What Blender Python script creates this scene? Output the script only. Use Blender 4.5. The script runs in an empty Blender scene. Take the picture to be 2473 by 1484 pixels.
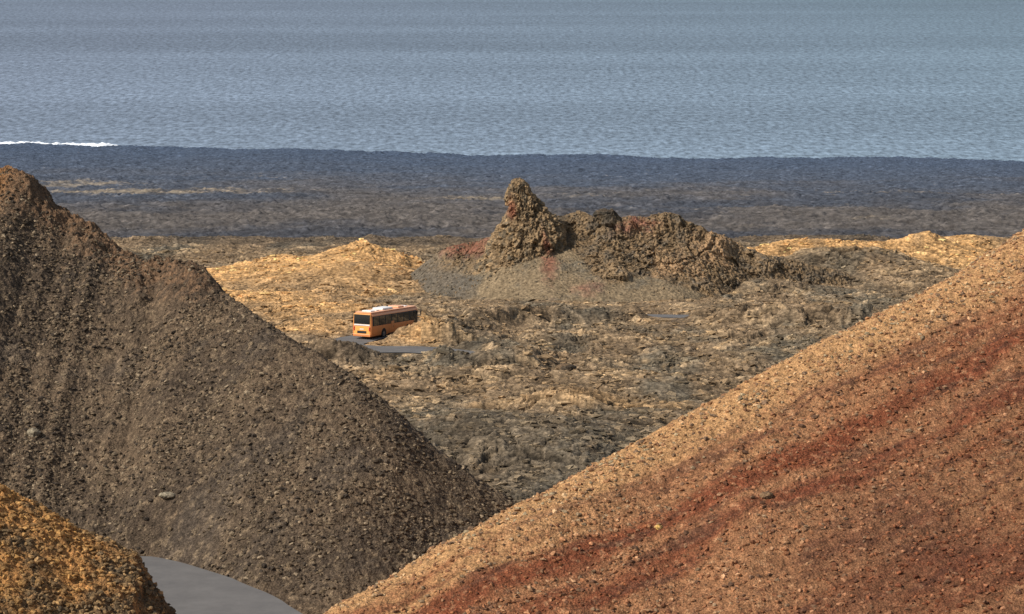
import bpy, bmesh, math, random
import numpy as np
from mathutils import Vector, Matrix

rng = np.random.default_rng(11)
random.seed(5)
SC = bpy.context.scene
COL = SC.collection

# ------------------------------------------------------------------ camera model
F = 1236.5 / math.tan(math.radians(10.0))
PITCH = math.radians(8.0)
CZ = 250.0
def P(px, py, D):
    u = (px - 1236.5) / F; v = -(py - 742.0) / F
    dy = math.cos(PITCH) + v * math.sin(PITCH)
    dz = -math.sin(PITCH) + v * math.cos(PITCH)
    t = D / dy
    return (u * t, D, CZ + dz * t)
def Pz(px, py, z):
    a = P(px, py, 100.0); t = (z - CZ) / (a[2] - CZ)
    return (a[0] * t, 100.0 * t, z)
def hit(px, py, zf, D0, D1, st=.4):
    Ds = np.arange(D0, D1, st); a = np.array([P(px, py, d) for d in Ds])
    h = zf(a[:, 0][None], a[:, 1][None])[0]
    w = np.nonzero(h >= a[:, 2])[0]
    i = w[0] if len(w) else len(Ds) // 2
    return a[i]

# ------------------------------------------------------------------ noise
_ang = rng.random(1024) * 2 * math.pi
TX, TY = np.cos(_ang), np.sin(_ang)
_g = rng.normal(size=(1024, 3)); _g /= np.linalg.norm(_g, axis=1)[:, None]
def _h(ix, iy, iz, seed):
    h = (ix.astype(np.int64) * 374761393 + iy.astype(np.int64) * 668265263 + iz * 1274126177 + seed * 974634777) & 0xffffffff
    h = ((h ^ (h >> 13)) * 1103515245) & 0xffffffff
    return h ^ (h >> 16)
def n2(x, y, seed=0):
    xi = np.floor(x); yi = np.floor(y); fx = x - xi; fy = y - yi
    xi = xi.astype(np.int64); yi = yi.astype(np.int64)
    u = fx * fx * fx * (fx * (fx * 6 - 15) + 10); v = fy * fy * fy * (fy * (fy * 6 - 15) + 10)
    def g(i, j):
        k = _h(xi + i, yi + j, 0, seed) & 1023
        return TX[k] * (fx - i) + TY[k] * (fy - j)
    a = g(0, 0); b = g(1, 0); c = g(0, 1); d = g(1, 1)
    ab = a + u * (b - a); cd = c + u * (d - c)
    return (ab + v * (cd - ab)) * 1.5
def n3(p, seed=0):
    pi = np.floor(p).astype(np.int64); f = p - pi
    w = f * f * f * (f * (f * 6 - 15) + 10)
    out = 0
    for i in (0, 1):
        for j in (0, 1):
            for k in (0, 1):
                h = _h(pi[:, 0] + i, pi[:, 1] + j, pi[:, 2] + k, seed) & 1023
                d = _g[h, 0] * (f[:, 0] - i) + _g[h, 1] * (f[:, 1] - j) + _g[h, 2] * (f[:, 2] - k)
                ww = (w[:, 0] if i else 1 - w[:, 0]) * (w[:, 1] if j else 1 - w[:, 1]) * (w[:, 2] if k else 1 - w[:, 2])
                out = out + d * ww
    return out * 1.5
def blocks3(p, wl, seed=0):
    p = p / wl; pi = np.floor(p).astype(np.int64)
    b1 = np.full(len(p), 9.0); b2 = np.full(len(p), 9.0); hh = np.zeros(len(p), dtype=np.int64); off = np.zeros((len(p), 3))
    for i in (-1, 0, 1):
        for j in (-1, 0, 1):
            for k in (-1, 0, 1):
                h = _h(pi[:, 0] + i, pi[:, 1] + j, pi[:, 2] + k, seed)
                dx = p[:, 0] - (pi[:, 0] + i + (h & 1023) / 1023.0); dy = p[:, 1] - (pi[:, 1] + j + ((h >> 10) & 1023) / 1023.0); dz = p[:, 2] - (pi[:, 2] + k + ((h >> 20) & 1023) / 1023.0)
                d = dx * dx + dy * dy + dz * dz; m = d < b1
                b2 = np.where(m, b1, np.minimum(b2, d)); b1 = np.where(m, d, b1); hh = np.where(m, h, hh)
                off[m, 0] = dx[m]; off[m, 1] = dy[m]; off[m, 2] = dz[m]
    r = ((hh >> 3) & 1023) / 1023.0; tx = ((hh >> 7) & 1023) / 511.5 - 1; tz = ((hh >> 13) & 1023) / 511.5 - 1
    e = np.clip((np.sqrt(b2) - np.sqrt(b1)) * 9, 0, 1)
    return (r - .5) * 1.1 + (off[:, 0] * tx + off[:, 2] * tz) * 1.1 - (1 - e) * .22
def fbm(x, y, wl, octv=4, gain=.5, seed=0):
    s = 0; a = 1.0; t = 0
    for o in range(octv):
        s = s + a * n2(x / wl + o * 17.3, y / wl - o * 9.1, seed + o); t += a; a *= gain; wl /= 2.03
    return s / t
def fbm3(p, wl, octv=4, gain=.5, seed=0):
    s = 0; a = 1.0; t = 0
    for o in range(octv):
        s = s + a * n3(p / wl + o * 5.3, seed + o); t += a; a *= gain; wl /= 2.03
    return s / t
def ridg(x, y, wl, octv=4, gain=.5, seed=0):
    s = 0; a = 1.0; t = 0
    for o in range(octv):
        s = s + a * (1 - 2.2 * np.abs(n2(x / wl + o * 7.3, y / wl + o * 3.1, seed + o))); t += a; a *= gain; wl /= 2.07
    return s / t
def ridg3(p, wl, octv=4, gain=.5, seed=0):
    s = 0; a = 1.0; t = 0
    for o in range(octv):
        s = s + a * (1 - 2.2 * np.abs(n3(p / wl + o * 7.3, seed + o))); t += a; a *= gain; wl /= 2.07
    return s / t
def bil(x, y, wl, octv=4, gain=.5, seed=0):
    return -ridg(x, y, wl, octv, gain, seed)
def worley(x, y, wl, seed=0):
    x = x / wl; y = y / wl
    xi = np.floor(x).astype(np.int64); yi = np.floor(y).astype(np.int64)
    best = np.full(x.shape, 9.0); idb = np.zeros(x.shape, dtype=np.int64)
    for i in (-1, 0, 1):
        for j in (-1, 0, 1):
            h = _h(xi + i, yi + j, 0, seed)
            px = xi + i + (h & 1023) / 1023.0; py = yi + j + ((h >> 10) & 1023) / 1023.0
            d = (px - x) ** 2 + (py - y) ** 2
            m = d < best
            best = np.where(m, d, best); idb = np.where(m, h, idb)
    return np.sqrt(best), ((idb >> 5) & 1023) / 1023.0
def plates(x, y, wl, seed=0):
    X_ = x / wl; Y_ = y / wl
    xi = np.floor(X_).astype(np.int64); yi = np.floor(Y_).astype(np.int64)
    b1 = np.full(X_.shape, 9.0); b2 = np.full(X_.shape, 9.0); hh = np.zeros(X_.shape, dtype=np.int64); ox = np.zeros(X_.shape); oy = np.zeros(X_.shape)
    for i in (-1, 0, 1):
        for j in (-1, 0, 1):
            h = _h(xi + i, yi + j, 0, seed)
            dx = X_ - (xi + i + (h & 1023) / 1023.0); dy = Y_ - (yi + j + ((h >> 10) & 1023) / 1023.0)
            d = dx * dx + dy * dy; m = d < b1
            b2 = np.where(m, b1, np.minimum(b2, d)); b1 = np.where(m, d, b1)
            hh = np.where(m, h, hh); ox = np.where(m, dx, ox); oy = np.where(m, dy, oy)
    r = ((hh >> 3) & 1023) / 1023.0; tx = ((hh >> 7) & 1023) / 511.5 - 1; ty = ((hh >> 12) & 1023) / 511.5 - 1
    edge = np.clip((np.sqrt(b2) - np.sqrt(b1)) * 5, 0, 1)
    return (r - .5) * .6 + (ox * tx + oy * ty) * 1.0 - (1 - edge) * .5
def sstep(a, b, x):
    t = np.clip((x - a) / (b - a), 0, 1); return t * t * (3 - 2 * t)

def lin(r, g, b, k=1.0):
    f = lambda c: ((c / 255) / 12.92 if c / 255 <= .04045 else ((c / 255 + .055) / 1.055) ** 2.4) * k
    return np.array([f(r), f(g), f(b)])
def mixc(A, B, m):
    return A + (B - A) * m[..., None]
def const(c, shape):
    return np.broadcast_to(c, shape + (3,)).copy()

# ------------------------------------------------------------------ materials
def new_mat(name):
    m = bpy.data.materials.new(name); m.use_nodes = True
    nt = m.node_tree; b = nt.nodes['Principled BSDF']
    b.inputs['Roughness'].default_value = .95
    b.inputs['Specular IOR Level'].default_value = .12
    return m, nt, b
def ND(nt, t, **kw):
    n = nt.nodes.new(t)
    for k, v in kw.items(): setattr(n, k, v)
    return n
def rock_mat(name, s1, s2, lo=.55, hi=1.5, bump=.6, dist=.15, scale_vec=(1, 1, 1), vlo=.55):
    m, nt, b = new_mat(name); L = nt.links
    at = ND(nt, 'ShaderNodeAttribute', attribute_name='Col')
    geo = ND(nt, 'ShaderNodeNewGeometry')
    mp = ND(nt, 'ShaderNodeMapping'); mp.inputs['Scale'].default_value = scale_vec
    L.new(geo.outputs['Position'], mp.inputs['Vector'])
    no = ND(nt, 'ShaderNodeTexNoise'); no.inputs['Scale'].default_value = s1; no.inputs['Detail'].default_value = 9; no.inputs['Roughness'].default_value = .72
    L.new(mp.outputs[0], no.inputs['Vector'])
    mr = ND(nt, 'ShaderNodeMapRange'); mr.inputs['From Min'].default_value = .3; mr.inputs['From Max'].default_value = .7
    mr.inputs['To Min'].default_value = lo; mr.inputs['To Max'].default_value = hi
    L.new(no.outputs['Fac'], mr.inputs['Value'])
    vo = ND(nt, 'ShaderNodeTexVoronoi'); vo.inputs['Scale'].default_value = s2; vo.inputs['Randomness'].default_value = 1
    L.new(mp.outputs[0], vo.inputs['Vector'])
    vm = ND(nt, 'ShaderNodeMapRange'); vm.inputs['From Min'].default_value = .05; vm.inputs['From Max'].default_value = .75
    vm.inputs['To Min'].default_value = 1.2; vm.inputs['To Max'].default_value = vlo
    L.new(vo.outputs['Distance'], vm.inputs['Value'])
    mu = ND(nt, 'ShaderNodeMath', operation='MULTIPLY'); L.new(mr.outputs[0], mu.inputs[0]); L.new(vm.outputs[0], mu.inputs[1])
    vs = ND(nt, 'ShaderNodeVectorMath', operation='SCALE'); L.new(at.outputs['Color'], vs.inputs[0]); L.new(mu.outputs[0], vs.inputs['Scale'])
    L.new(vs.outputs[0], b.inputs['Base Color'])
    ad = ND(nt, 'ShaderNodeMath', operation='SUBTRACT'); L.new(no.outputs['Fac'], ad.inputs[0])
    vh = ND(nt, 'ShaderNodeMath', operation='MULTIPLY'); vh.inputs[1].default_value = .5; L.new(vo.outputs['Distance'], vh.inputs[0])
    L.new(vh.outputs[0], ad.inputs[1])
    bp = ND(nt, 'ShaderNodeBump'); bp.inputs['Strength'].default_value = bump; bp.inputs['Distance'].default_value = dist
    L.new(ad.outputs[0], bp.inputs['Height']); L.new(bp.outputs[0], b.inputs['Normal'])
    return m
def flat_mat(name, col, rough=.5, spec=.5, metal=0, var=.12, scale=3.0):
    m, nt, b = new_mat(name); L = nt.links
    geo = ND(nt, 'ShaderNodeTexCoord')
    no = ND(nt, 'ShaderNodeTexNoise'); no.inputs['Scale'].default_value = scale; no.inputs['Detail'].default_value = 6
    L.new(geo.outputs['Object'], no.inputs['Vector'])
    mr = ND(nt, 'ShaderNodeMapRange'); mr.inputs['From Min'].default_value = .3; mr.inputs['From Max'].default_value = .7
    mr.inputs['To Min'].default_value = 1 - var; mr.inputs['To Max'].default_value = 1 + var
    L.new(no.outputs['Fac'], mr.inputs['Value'])
    vs = ND(nt, 'ShaderNodeVectorMath', operation='SCALE'); vs.inputs[0].default_value = tuple(col); L.new(mr.outputs[0], vs.inputs['Scale'])
    L.new(vs.outputs[0], b.inputs['Base Color'])
    b.inputs['Roughness'].default_value = rough; b.inputs['Specular IOR Level'].default_value = spec; b.inputs['Metallic'].default_value = metal
    return m

M_field = rock_mat('lava_field_rock', 1.6, 3.0, .4, 1.7, 1.0, .35, scale_vec=(.6, 1, 1))
M_plain = rock_mat('coastal_lava', .24, .3, .55, 1.5, .6, 1.8, scale_vec=(.8, .8, 1), vlo=.7)
M_dark = rock_mat('dark_cinder', 3.0, 8.5, .45, 1.65, 1.0, .12)
M_red = rock_mat('red_cinder', 2.6, 10.0, .5, 1.55, 1.0, .1)
M_mound = rock_mat('ochre_cinder', 3.5, 10.0, .5, 1.55, 1.0, .1)
M_crag = rock_mat('crag_rock', 1.8, 2.4, .4, 1.65, 1.0, .25, vlo=.75)
M_stone = rock_mat('loose_stone', 5.0, 9.0, .7, 1.3, .4, .05)

# ------------------------------------------------------------------ mesh helpers
def tag(o, label=None, cat=None, group=None, kind=None):
    if label: o['label'] = label
    if cat: o['category'] = cat
    if group: o['group'] = group
    if kind: o['kind'] = kind
    return o
def mesh_np(name, V, Fc, mat, colr=None, smooth=True, parent=None):
    me = bpy.data.meshes.new(name)
    n = len(V); nf, k = Fc.shape
    me.vertices.add(n); me.vertices.foreach_set('co', V.astype(np.float32).ravel())
    me.loops.add(nf * k); me.loops.foreach_set('vertex_index', Fc.astype(np.int32).ravel())
    me.polygons.add(nf); me.polygons.foreach_set('loop_start', np.arange(0, nf * k, k, dtype=np.int32))
    me.polygons.foreach_set('loop_total', np.full(nf, k, dtype=np.int32))
    me.polygons.foreach_set('use_smooth', np.full(nf, smooth, dtype=bool))
    me.update(calc_edges=True)
    if colr is not None:
        a = me.color_attributes.new('Col', 'FLOAT_COLOR', 'POINT')
        c = np.ones((n, 4), dtype=np.float32); c[:, :3] = np.clip(colr, .004, .95); a.data.foreach_set('color', c.ravel())
    me.materials.append(mat)
    o = bpy.data.objects.new(name, me); COL.objects.link(o)
    if parent: o.parent = parent
    return o
def sheet(name, X, Y, Z, C, mat, smooth=True):
    r, c = X.shape
    idx = np.arange(r * c).reshape(r, c)
    Fc = np.stack([idx[:-1, :-1], idx[:-1, 1:], idx[1:, 1:], idx[1:, :-1]], -1).reshape(-1, 4)
    V = np.stack([X, Y, Z], -1).reshape(-1, 3)
    return mesh_np(name, V, Fc, mat, C.reshape(-1, 3), smooth)

# ------------------------------------------------------------------ road paths
def catmull(pts, step=.5):
    pts = [np.array(p, float) for p in pts]; pts = [2 * pts[0] - pts[1]] + pts + [2 * pts[-1] - pts[-2]]
    out = []
    for i in range(1, len(pts) - 2):
        p0, p1, p2, p3 = pts[i - 1:i + 3]; n = max(2, int(np.linalg.norm(p2 - p1) / step))
        for t in np.linspace(0, 1, n, endpoint=False):
            out.append(.5 * ((2 * p1) + (p2 - p0) * t + (2 * p0 - 5 * p1 + 4 * p2 - p3) * t * t + (3 * p1 - p0 - 3 * p2 + p3) * t ** 3))
    out.append(pts[-2]); return np.array(out)
ZR = 214.5
edge = [Pz(x, y, ZR)[:2] for x, y in [(800, 1530), (735, 1484), (640, 1430), (530, 1387), (430, 1357), (335, 1340), (230, 1342), (90, 1370), (-150, 1440)]]
edge = catmull(edge, 1.0)
tn = np.gradient(edge, axis=0); tn /= np.linalg.norm(tn, axis=1)[:, None]
ROADA = edge + np.stack([-tn[:, 1], tn[:, 0]], -1) * 2.85
ROADB = catmull([(-3, 318), (-6.5, 323), (-11, 325.6), (-15.5, 325.8), (-18.7, 327.5), (-19.4, 330), (-18.2, 333.2), (-12.6, 345), (-6, 358), (4, 366), (19, 366), (34, 362), (50, 364), (70, 372)], 1.0)
def pathdist(X, Y, path, pad=14):
    d = np.full(X.shape, 1e6)
    x0, y0 = path.min(0) - pad; x1, y1 = path.max(0) + pad
    m = (X > x0) & (X < x1) & (Y > y0) & (Y < y1)
    xs = X[m]; ys = Y[m]; dd = np.full(xs.shape, 1e6)
    for a, b in zip(path[:-1], path[1:]):
        v = b - a; t = np.clip(((xs - a[0]) * v[0] + (ys - a[1]) * v[1]) / (v @ v), 0, 1)
        dd = np.minimum(dd, (xs - a[0] - t * v[0]) ** 2 + (ys - a[1] - t * v[1]) ** 2)
    d[m] = np.sqrt(dd); return d

# ------------------------------------------------------------------ lava field
PY = [40, 150, 175, 240, 335, 380, 430, 530, 570, 620, 700]
PZ = [212, 212.5, 210.5, 199.6, 199.3, 196.5, 192.6, 188.4, 183, 176, 163]
def prof(y): return np.interp(y, PY, PZ)
def xat(px, D): return (px - 1236.5) / F * D * 1.01
MOUNDS = [  # x, y, h, rx, ry
    (xat(905, 450), 450, 3.4, 7, 8), (xat(820, 446), 446, 2.2, 13, 9), (xat(680, 458), 458, 2.2, 6, 7), (xat(600, 440), 440, 2.0, 14, 12),
    (xat(760, 425), 425, 2.2, 18, 11), (xat(920, 425), 425, 2.6, 11, 9), (xat(560, 400), 400, 1.2, 14, 12), (xat(2240, 488), 488, 2.4, 4.5, 4), (xat(2150, 486), 486, 2.4, 20, 7), (xat(1900, 480), 482, 2.6, 14, 7), (xat(2020, 470), 470, 2.2, 8, 6),
    (xat(2330, 500), 500, 2.4, 12, 6), (xat(1930, 436), 436, 3.6, 12, 8), (xat(2080, 440), 440, 3.0, 12, 8), (xat(2250, 430), 430, 2.8, 12, 9), (xat(1880, 415), 415, 1.8, 9, 7),
    (xat(1015, 333), 333.2, 1.7, 3.6, 2.4), (xat(1100, 335), 335, 1.1, 6, 3),
    (xat(880, 329), 329.6, .6, 1.8, 1.2), (xat(850, 320), 320.3, .8, 4.0, 2), (xat(790, 322), 322, .8, 6, 3), (xat(1085, 319), 319, .8, 3.5, 2),
    (xat(1340, 292), 292, 1.2, 4.5, 3), (xat(1400, 290), 290, .8, 5, 3), (xat(1180, 316), 316, .8, 6, 2.5),
    (xat(1180, 268), 268, 2.2, 9, 9), (xat(1420, 262), 262, 1.6, 10, 9), (xat(1600, 300), 300, 1.2, 10, 7), (xat(1200, 305), 305, 1.0, 10, 6),
]
def field_parts(X, Y):
    dr = pathdist(X, Y, ROADB); da = pathdist(X, Y, ROADA)
    z0 = prof(Y)
    gapz = np.exp(-((X - 19.3) / 3.2) ** 4 - ((Y - 359.5) / 5) ** 4)
    k = sstep(2.7, 4.6, dr) * (1 - .85 * gapz)
    wx = X + 3.0 * n2(X / 6, Y / 6, 91) + .8 * n2(X / 1.7, Y / 1.7, 95); wy = Y + 3.5 * n2(X / 7, Y / 7, 92) + .8 * n2(X / 1.9, Y / 1.9, 96)
    big = fbm(X, Y, 26, 3, .5, 3) * 1.2
    midn = bil(wx * .42, wy * .9, 4.2, 5, .58, 9)
    pl = plates(wx * .4, wy, 1.7, 31); pl2 = plates(wx * .45, wy, .8, 32)
    small = ridg(wx * .42, wy, 1.2, 4, .66, 23)
    foot = np.exp(-np.clip(np.abs(X + 2) - 18, 0, 99) ** 2 / 20) * np.exp(-np.clip(np.abs(Y - 410) - 18, 0, 99) ** 2 / 16)
    smooth = sstep(.35, .75, np.exp(-(((X - xat(740, 430)) / 24) ** 2 + ((Y - 430) / 20) ** 2)) + .12 * big)
    rough = np.clip(.85 + 1.0 * fbm(X, Y, 22, 2, .5, 55), .5, 1.15) * (1 - .55 * smooth) * (1 - .35 * foot)
    n = big * (1 - .8 * foot) - .2 * foot + rough * (midn * .8 + pl * .32 + pl2 * .2 + small * .32)
    m = 0
    for (cx, cy, h, rx, ry) in MOUNDS:
        m = m + h * np.exp(-(((X - cx) / rx) ** 2 + ((Y - cy) / ry) ** 2))
    z = z0 + k * n
    z = z + m * sstep(2.5, 4.2, dr)
    side = sstep(2.6, 4.0, dr) * (1 - sstep(5.5, 9.0, dr))
    cen = np.interp(X, [-12, -6, 4, 19, 34, 50, 70], [345, 358, 366, 366, 362, 364, 372])
    near = (Y < cen) & (X > -10.5) & (Y > 330)
    z = z + side * near * 2.1 * (1 - gapz) * (1 + .4 * midn)
    near2 = sstep(-14.0, -17.0, X) * (Y < 326.5)
    z = z + side * near2 * .8
    near3 = sstep(-10.2, -7.5, X) * (Y < 327)
    z = z + side * near3 * 1.2
    z = np.where(dr < 2.6, z0 - .05, z)
    z = np.where(da < 3.4, np.minimum(z, ZR - .3), z)
    return z, midn, small + pl2, big, pl, dr, smooth
def field_z(X, Y): return field_parts(X, Y)[0]
def ochre_amt(X, Y, f1):
    oc = 0
    for (cx, cy, rx, ry, s) in [(xat(640, 440), 438, 30, 28, 1.2), (xat(860, 440), 438, 17, 32, 1.25), (xat(2120, 480), 484, 40, 24, 1.3), (xat(560, 405), 400, 20, 22, 1.1), (xat(760, 380), 378, 14, 22, .95),
                                (xat(740, 355), 352, 10, 18, .9), (xat(870, 330), 330, 7, 4, .7), (xat(1010, 333), 332, 6, 4, .75), (xat(1350, 290), 290, 12, 5, .7), (xat(1200, 300), 300, 16, 5, .55), (xat(1300, 345), 345, 18, 8, .45),
                                (xat(1560, 288), 288, 12, 4, .5), (xat(880, 300), 300, 8, 14, .55), (xat(1950, 450), 452, 24, 18, .9), (xat(1700, 350), 340, 20, 6, .4), (xat(420, 480), 480, 14, 10, .4), (xat(1800, 385), 385, 22, 14, .4)]:
        oc = np.maximum(oc, s * np.exp(-(((X - cx) / rx) ** 2 + ((Y - cy) / ry) ** 2)))
    return sstep(.3, 1.1, oc + .6 * f1)
FK = 1.22
def field_base(X, Y, pl):
    K = FK
    ochre = lin(202, 158, 106, K); brown = lin(132, 111, 86, K); gray = lin(108, 98, 82, K); dk = lin(84, 74, 63, K); tan = lin(176, 149, 114, K)
    C = const(brown, X.shape)
    f1 = fbm(X, Y * .45, 14, 4, .6, 70)
    C = mixc(C, const(gray, X.shape), sstep(-.15, .3, f1))
    C = mixc(C, const(tan, X.shape), sstep(.02, .4, fbm(X * .6, Y * .6, 4, 4, .7, 80) + .25 * pl) * .78)
    C = mixc(C, const(lin(100, 91, 77, K), X.shape), (1 - sstep(266, 292, Y + 8 * f1)) * .7)
    C = mixc(C, const(ochre, X.shape), ochre_amt(X, Y, f1))
    C = mixc(C, const(brown * .85, X.shape), sstep(.1, .4, fbm(X, Y * .5, 6, 4, .7, 85)) * .5)
    C = mixc(C, const(dk, X.shape), sstep(500, 530, Y + 14 * f1) * .75)
    C = mixc(C, const(dk, X.shape), np.exp(-(((X - xat(850, 320)) / 4) ** 2 + ((Y - 320) / 2.6) ** 2)) * .6)
    return C
def field_col(X, Y, Z, midn, small, big, pl, dr, smooth):
    C = field_base(X, Y, pl)
    rd = np.exp(-(((X - xat(1130, 415)) / 6) ** 2 + ((Y - 432) / 5) ** 2))
    C = mixc(C, const(lin(118, 82, 64), X.shape), rd * .6)
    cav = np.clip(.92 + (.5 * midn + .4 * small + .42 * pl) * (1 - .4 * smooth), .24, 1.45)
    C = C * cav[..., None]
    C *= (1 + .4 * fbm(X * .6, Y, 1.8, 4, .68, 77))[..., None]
    return C
v = np.linspace(0, 1, 1550)
ys = 170 + (640 - 170) * (v ** 1.1)
U = np.linspace(-1, 1, 1200)
X, Y = np.meshgrid(U, ys); X = X * (.2 * Y + 6)
pp = field_parts(X, Y)
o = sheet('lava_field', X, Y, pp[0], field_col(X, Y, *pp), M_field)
tag(o, 'rugged brown, grey and ochre lava field across the middle distance', 'ground', kind='structure')
del pp
U = np.linspace(-70, 40, 120); yv = np.linspace(60, 172, 120); X, Y = np.meshgrid(U, yv)
Z = prof(Y) - .3 + .3 * fbm(X, Y, 6, 3, .5, 2)
o = sheet('valley_floor', X, Y, Z, const(lin(100, 82, 62), X.shape), M_dark)
tag(o, 'brown cinder ground under the road between the slopes', 'ground', kind='structure')

# ------------------------------------------------------------------ coastal plain
cpts = [Pz(x, y, 9) for x, y in [(-1500, 335), (-700, 338), (-200, 344), (0, 350), (270, 356), (560, 357), (780, 361), (880, 368), (1000, 372), (1240, 376), (1450, 378), (1560, 383), (1700, 382), (1860, 380), (2100, 381), (2300, 386), (2473, 389), (2900, 396), (3800, 402)]]
cu = np.array([p[0] / p[1] for p in cpts]); cy = np.array([p[1] for p in cpts])
def shore(u): return np.interp(u, cu, cy) + 26 * fbm(u * 2800, u * 0, 70, 5, .65, 5)
U = np.linspace(-.3, .3, 1350); vv = np.linspace(0, 1, 900)
Ug, Vg = np.meshgrid(U, vv)
yend = shore(Ug)
Y = 590 + (yend - 590) * Vg ** 1.25; X = Ug * Y
PPY, PPZ = [580, 700, 900, 1000, 2000, 2800, 3100], [180, 165, 141, 135, 65.5, 9.5, -11.5]
pz = np.interp(Y, PPY, PPZ) + (9.0 - np.interp(yend, PPY, PPZ)) * sstep(.35, 1, Vg)
t = sstep(900, 1100, Y)
wx = X + 9 * n2(X / 25, Y / 25, 291); wy = Y + 9 * n2(X / 25, Y / 25, 292)
b1 = bil(wx, wy, 45, 4, .6, 34); r1 = ridg(wx * .7, wy, 13, 4, .65, 36); b3 = bil(wx, wy, 7, 3, .6, 38)
rel = fbm(X, Y, 160, 4, .55, 33) * 4.5 * t * (1 - .5 * Vg) + b1 * 2.0 * (1 - .6 * Vg) + r1 * (1.5 - .7 * Vg) + b3 * 1.0
Z = pz + rel
lip = sstep(.95, .99, Vg); Z = Z + lip * (1.6 * ridg(X, Y * .3, 30, 4, .6, 44).clip(0, 1) + 2.2 * fbm(X, Y * .3, 110, 3, .5, 45))
Z[-1, :] = -3; Y[-1, :] += 3
Z = np.where((Vg > .96) & (Vg < 1), np.maximum(Z, 4.5), Z)
K = 1.22
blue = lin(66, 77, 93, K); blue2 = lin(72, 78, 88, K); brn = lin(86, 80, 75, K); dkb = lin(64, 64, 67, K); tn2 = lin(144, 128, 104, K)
f1 = fbm(X * .6, Y * .35, 90, 5, .62, 41); f2 = fbm(X * .7, Y * .8, 11, 4, .72, 47)
C = const(brn, X.shape)
C = mixc(C, const(dkb, X.shape), sstep(-.15, .25, f1))
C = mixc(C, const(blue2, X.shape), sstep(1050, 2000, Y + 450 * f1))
C = mixc(C, const(blue, X.shape), sstep(1400, 2900, Y + 450 * f1))  # bluish haze painted over the dark lava colour, stronger with distance
tt = 0
for (px, D, rx, ry, s) in [(330, 1500, 85, 45, .85), (150, 1620, 60, 50, .65), (560, 1480, 60, 35, .6), (1140, 1400, 32, 30, .9), (1000, 1420, 30, 26, .7), (1380, 1440, 40, 30, .5), (2090, 1140, 12, 26, .7), (650, 1800, 60, 60, .35), (2300, 1500, 80, 40, .4), (1700, 1480, 60, 50, .35), (1800, 1300, 50, 30, .45)]:
    tt = np.maximum(tt, s * np.exp(-(((X - xat(px, D)) / rx) ** 2 + ((Y - D) / ry) ** 2)))
C = mixc(C, const(tn2, X.shape), sstep(.35, .95, tt + .9 * f2 + .4 * f1) * .6)
C *= (1 + .6 * f2 + .22 * r1 + .22 * b3)[..., None].clip(.42, 1.75)
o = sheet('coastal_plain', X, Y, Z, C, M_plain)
tag(o, 'flat dark blue-grey lava plain reaching the sea', 'ground', kind='structure')

# ------------------------------------------------------------------ slopes
def crestline(pts):
    W = np.array([P(*p) for p in pts]); i = np.argsort(W[:, 0]); return W[i]
def ridge_z(X, Y, W, s, sb, r):
    yc = np.interp(X, W[:, 0], W[:, 1]); zc = np.interp(X, W[:, 0], W[:, 2])
    d = yc - Y
    return zc - np.where(d > 0, s, sb) * (np.sqrt(d * d + r * r) - r), d, zc
WL = crestline([(-1400, -100, 190), (-500, 180, 192), (-150, 350, 191), (0, 420, 190), (20, 418, 190), (50, 430, 189), (78, 440, 189), (95, 464, 189), (115, 484, 189), (145, 518, 188), (170, 534, 188), (200, 541, 187), (222, 552, 187), (240, 568, 186), (262, 584, 186), (300, 610, 185), (335, 632, 184), (350, 644, 183), (370, 640, 183), (390, 640, 183), (430, 645, 181), (455, 648, 180),
                (490, 660, 179), (515, 682, 178), (535, 706, 177), (640, 774, 171), (760, 854, 167), (860, 917, 164), (960, 1004, 162), (1060, 1092, 161), (1150, 1160, 160), (1240, 1215, 160), (1500, 1400, 160), (2200, 1900, 160)])
def left_z(X, Y):
    z, d, zc = ridge_z(X, Y, WL, .5, .6, 1.5)
    xk = np.linspace(-60, 20, 400); zk = np.interp(xk, WL[:, 0], WL[:, 2]); ker = np.hanning(25); ker /= ker.sum()
    zks = np.convolve(np.pad(zk, 12, mode='edge'), ker, mode='valid')
    z = z + (np.interp(X, xk, zks) - zc) * sstep(1, 6, d) * (np.abs(X + 22) < 30)
    da = pathdist(X, Y, ROADA)
    top = sstep(-15, -20, X) * np.exp(-(d / 4.5) ** 2)
    w, _ = worley(X + .15 * n2(X * 2, Y * 2, 5), Y, .26, 3)
    w2, _ = worley(X + .3 * n2(X, Y, 6), Y, .7, 4)
    n = fbm(X, Y, 9, 3, .5, 12) * .45 + fbm(X, Y, 1.3, 5, .66, 13) * .24 + (.5 - w).clip(-.2, .5) * .16 + (.36 - w2).clip(0, .5) * .18
    crag = ridg(X, Y, 2.4, 6, .66, 15) * .55 + plates(X, Y, .6, 22) * .14 + fbm(X, Y, .7, 3, .6, 28) * .3
    n = n + top * crag * .85
    n = n + .55 * sstep(-18, -24, X) * np.exp(-((d - 5) / 5) ** 2) * sstep(0, .3, fbm(X, Y, 4, 3, .5, 24)) * (crag + .3)
    n = n * sstep(-6, 2, d + 6)
    z = z + n
    lim = ZR - .3 + np.clip(da - 2.95, 0, 20) * 1.05
    z = np.where(da < 13, np.minimum(z, lim + .12 * n), z)
    return z
xs = np.linspace(-54, 10, 1000); ysl = np.linspace(130, 200, 1000)
X, Y = np.meshgrid(xs, ysl); Z = left_z(X, Y)
_, d, zc = ridge_z(X, Y, WL, .5, .6, 1.5)
K = 1.0
f = fbm(X, Y, 7, 4, .55, 61); g = fbm(X, Y, .6, 4, .7, 62)
C = const(lin(103, 86, 68, K), X.shape)
C = mixc(C, const(lin(84, 71, 58, K), X.shape), sstep(-.2, .35, f))
st = fbm((X * .8 + Y * .2) , (Y * .6 - X * .6) * 4 / 3, 5, 3, .5, 64)
C = mixc(C, const(lin(84, 74, 64, K), X.shape), sstep(.05, .35, st) * .6)
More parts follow.
